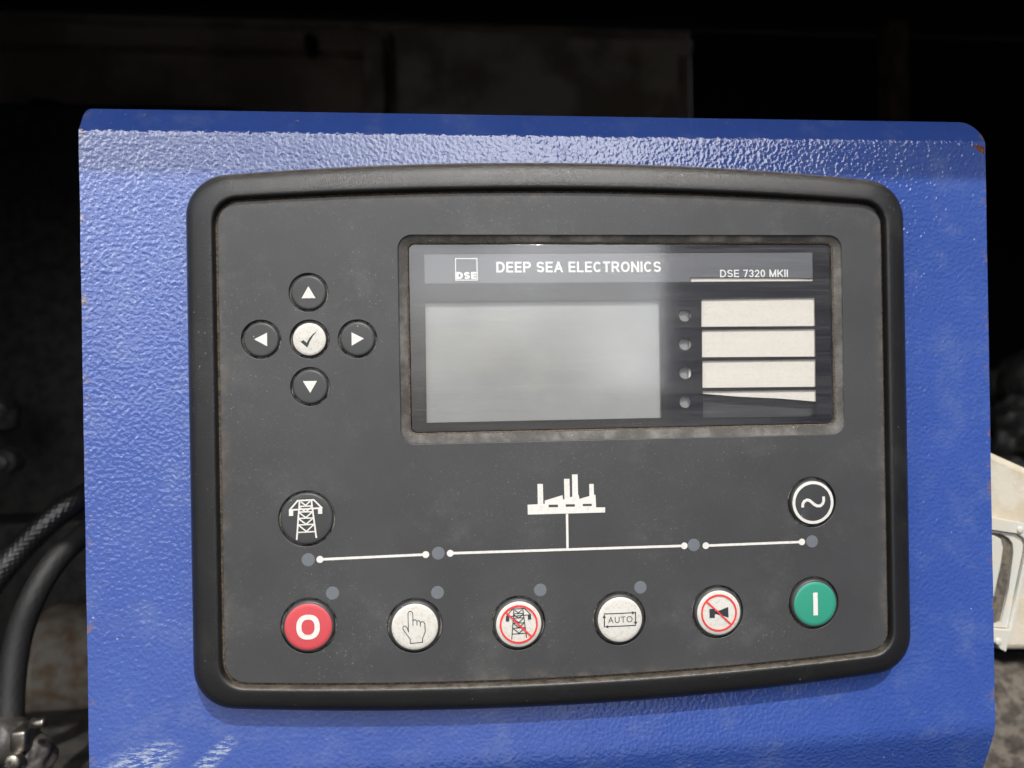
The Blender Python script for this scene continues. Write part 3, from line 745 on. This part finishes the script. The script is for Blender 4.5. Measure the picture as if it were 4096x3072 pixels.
# ------------------------------------------------------------------ push buttons: cap > groove, legend disc, symbol
def dome_of(rc, h): return lambda r: h * (1 - min(1, r / rc) ** 2)
def button(c, rc, rh, proud, h, label, disc=None, dr=7.4):
    dm = dome_of(rc, h)
    pr = [(rc + .1, -2.0), (rc, proud - .75), (rc - .12, proud - .35), (rc - .4, proud - .08)] + [(r, proud + dm(r) - dm(rc - .7)) for r in (rc - .7, rc * .8, rc * .55, rc * .3, .001)]
    loc = (c[0] / 1000, -FA / 1000, c[1] / 1000)
    o = link('button', lathe(pr), MM['cap_plastic'], mod, loc, True, label=label)
    link('button_groove', lathe([(rh + .5, -1.7), (rh + .02, -1.65), (rc + .05, -1.15), (rc - .3, -1.2)]), MM['groove_dirt'], o, loc, True)
    top = lambda r: proud + dm(r) - dm(rc - .7)
    if disc:
        pts = [(dr, top(dr) - .02), (dr - .06, top(dr) + .05)] + [(r, top(r) + .05) for r in (dr * .85, dr * .6, dr * .3, .001)]
        link('legend_disc', lathe(pts), MM[disc], o, loc, True)
    return o, loc, (lambda r: top(r) + .05)
def sym(o, loc, mesh, mat, name='symbol'): return link(name, mesh, MM[mat], o, loc)

# navigation keys
for k, (x, z) in nav.items():
    if k == 'check':
        o, loc, tp = button((x, z), 5.6, RNAV, .25, .25, 'white tick button in the middle of the arrow keys', 'legend_white', 5.15)
        pts = [(692, 1040), (710, 1031), (726, 1047), (742, 1020), (762, 997), (784, 982), (762, 1009), (745, 1038), (729, 1073)]
        sym(o, loc, poly_on([[((a_ - 741) * .0574, -(b_ - 1027) * .0574) for a_, b_ in pts]], .03, .06, tp), 'dark_ink')
    else:
        o, loc, tp = button((x, z), 5.6, RNAV, .12, .12, 'black %s arrow button' % k)
        tri = {'up': [(-2.2, -1.85), (2.2, -1.85), (0, 1.95)], 'down': [(2.2, 1.85), (-2.2, 1.85), (0, -1.95)], 'left': [(1.95, -2.15), (1.95, 2.15), (-2.05, .1)], 'right': [(-1.85, 2.15), (-1.85, -2.15), (2.05, .1)]}[k]
        sym(o, loc, poly_on([tri], .04, .06, tp), 'white_print')

PYL = [[(600, 405), (1000, 395)], [(600, 405), (400, 635)], [(1000, 395), (1200, 605)], [(400, 635), (1200, 605)], [(650, 430), (565, 1380)], [(945, 420), (1050, 1350)],
       [(645, 550), (955, 545)], [(630, 690), (965, 690)], [(620, 850), (985, 850)], [(610, 1015), (1000, 1010)], [(590, 1205), (1030, 1195)],
       [(690, 440), (800, 525), (905, 430)], [(655, 580), (800, 690), (955, 570)], [(650, 710), (800, 840), (945, 710)], [(640, 870), (805, 1005), (965, 865)], [(630, 1030), (810, 1185), (985, 1025)]]
def pylon(sc, cx, cy, wd, tp, lift=.03):
    f = lambda p: ((p[0] - cx) * sc, -(p[1] - cy) * sc)
    polys = [[f(p) for p in l] for l in PYL]; wds = [wd] * 6 + [wd * .85] * 10
    for ix, iy in ((438, 715), (1158, 685)):
        polys.append([f((ix, iy - 35)), f((ix, iy + 35))]); wds.append(105 * sc)
    return strokes(polys, wds, lift, tp)
o, loc, tp = button(mains, 8.35, 8.95, .15, .1, 'black mains transfer button with a white pylon')
sym(o, loc, pylon(.01264, 817, 870, .5, tp), 'white_print')
o, loc, tp = button(gen, 7.75, 8.6, .75, .3, 'black generator transfer button with a white ringed wave')
rg = lathe([(7.25, tp(7.25) - .05), (7.22, tp(7.2) + .01), (6.3, tp(6.3) + .02), (6.25, tp(6.25) - .06)])
sym(o, loc, rg, 'white_print', 'symbol_ring')
wv = [(1005, 380), (1006, 362), (1016, 345), (1035, 336), (1053, 340), (1070, 354), (1086, 368), (1105, 378), (1128, 378), (1145, 365), (1153, 345), (1152, 322)]
sym(o, loc, strokes([[((a_ - 1080) * .0505, -(b_ - 356) * .0505) for a_, b_ in wv]], .95, .03, tp), 'white_print')

labs = ['red stop button with a white letter O', 'white manual mode button with a pointing hand', 'white test button with a crossed-out pylon', 'white automatic mode button', 'white mute button with a crossed-out horn', 'green start button with a white bar']
discs = ['red_print', 'legend_white', 'legend_white', 'legend_white', 'legend_white', 'green_print']
B = [button(c, 8.2, RH, .95, .35, lb, d, 7.42) for c, lb, d in zip(bot, labs, discs)]
# O
o, loc, tp = B[0]
def sup(a_, b_, n=64, e=2.35):
    out = []
    for i in range(n):
        t_ = 2 * math.pi * i / n; c_, s_ = math.cos(t_), math.sin(t_)
        out.append((a_ * math.copysign(abs(c_) ** (2 / e), c_), b_ * math.copysign(abs(s_) ** (2 / e), s_)))
    return out
sym(o, loc, poly_on([sup(3.65, 3.95), sup(2.05, 2.45)], .12, .06, tp), 'white_print')
# hand
o, loc, tp = B[1]
hand = [[(1325, 1390), (1325, 1355), (1270, 1275), (1265, 1258), (1272, 1245), (1285, 1243), (1300, 1255), (1312, 1293)], [(1312, 1295), (1310, 1140), (1317, 1127), (1330, 1122), (1343, 1130), (1350, 1145), (1350, 1242)],
        [(1351, 1203), (1360, 1194), (1372, 1195), (1383, 1207), (1383, 1240)], [(1384, 1210), (1395, 1202), (1405, 1207), (1411, 1218), (1411, 1252)], [(1412, 1220), (1425, 1212), (1440, 1217), (1448, 1230), (1450, 1300), (1427, 1355), (1427, 1386), (1325, 1390)]]
sym(o, loc, strokes([[((a_ - 1365) * .0387, -(b_ - 1254) * .0387) for a_, b_ in l] for l in hand], .26, .03, tp), 'dark_ink')
# crossed-out pylon
o, loc, tp = B[2]
sym(o, loc, pylon(.0100, 805, 905, .30, tp), 'dark_ink')
def noring(o, loc, tp, ro, wd, sl):
    sym(o, loc, lathe([(ro, tp(ro) + .0), (ro - .02, tp(ro) + .30), (ro - wd, tp(ro - wd) + .30), (ro - wd - .02, tp(ro - wd) + .0)]), 'red_ink', 'symbol_ring')
    sym(o, loc, strokes([sl], wd * .95, .31, tp), 'red_ink', 'symbol_slash')
noring(o, loc, tp, 6.25, .55, [(-4.15, 4.15), (4.1, -4.1)])
# AUTO in a square of arrows
o, loc, tp = B[3]
polys = [[(-5.3, 2.1), (4.6, 2.1)], [(5.2, 2.3), (5.2, -1.1)], [(5.2, -2.1), (-4.7, -2.1)], [(-5.3, -2.2), (-5.3, 1.1)]]
ms = strokes(polys, .34, .03, tp); vs_ = [tuple(v.co) for v in ms.vertices]; fs = [tuple(f.vertices) for f in ms.polygons]
for tri in ([(4.0, 2.65), (4.0, 1.55), (5.1, 2.1)], [(4.6, -.9), (5.8, -.9), (5.2, -2.0)], [(-4.0, -2.65), (-4.0, -1.55), (-5.1, -2.1)], [(-5.85, .8), (-4.75, .8), (-5.3, 2.0)]):
    k = len(vs_); vs_ += [(x / 1000, -(tp(math.hypot(x, z)) + .10) / 1000, z / 1000) for x, z in tri]; fs.append((k, k + 1, k + 2))
sym(o, loc, pyd(vs_, fs), 'dark_ink')
tm = text('AUTO', -4.05, 4.15, -1.0, 1.05, 0, .0, spacing=1.15)
for v in tm.vertices: v.co.y = -(tp(math.hypot(v.co.x, v.co.z) * 1000) + .04) / 1000
sym(o, loc, tm, 'dark_ink', 'lettering')
# mute horn
o, loc, tp = B[4]
horn = [(388, 1050), (424, 1050), (424, 1066), (456, 1062), (514, 1042), (515, 1112), (462, 1094), (424, 1084), (422, 1110), (388, 1108)]
sym(o, loc, poly_on([[((a_ - 452) * .0515, -(b_ - 1078) * .0515) for a_, b_ in horn]], .03, .06, tp), 'dark_ink')
noring(o, loc, tp, 6.15, .50, [(-4.2, 4.0), (4.15, -4.05)])
# start bar
o, loc, tp = B[5]
sym(o, loc, poly_on([[(-.78, -3.85), (.78, -3.85), (.78, -1), (.78, 1), (.78, 3.85), (-.78, 3.85), (-.78, 1), (-.78, -1)]], .05, .06, tp), 'white_print')
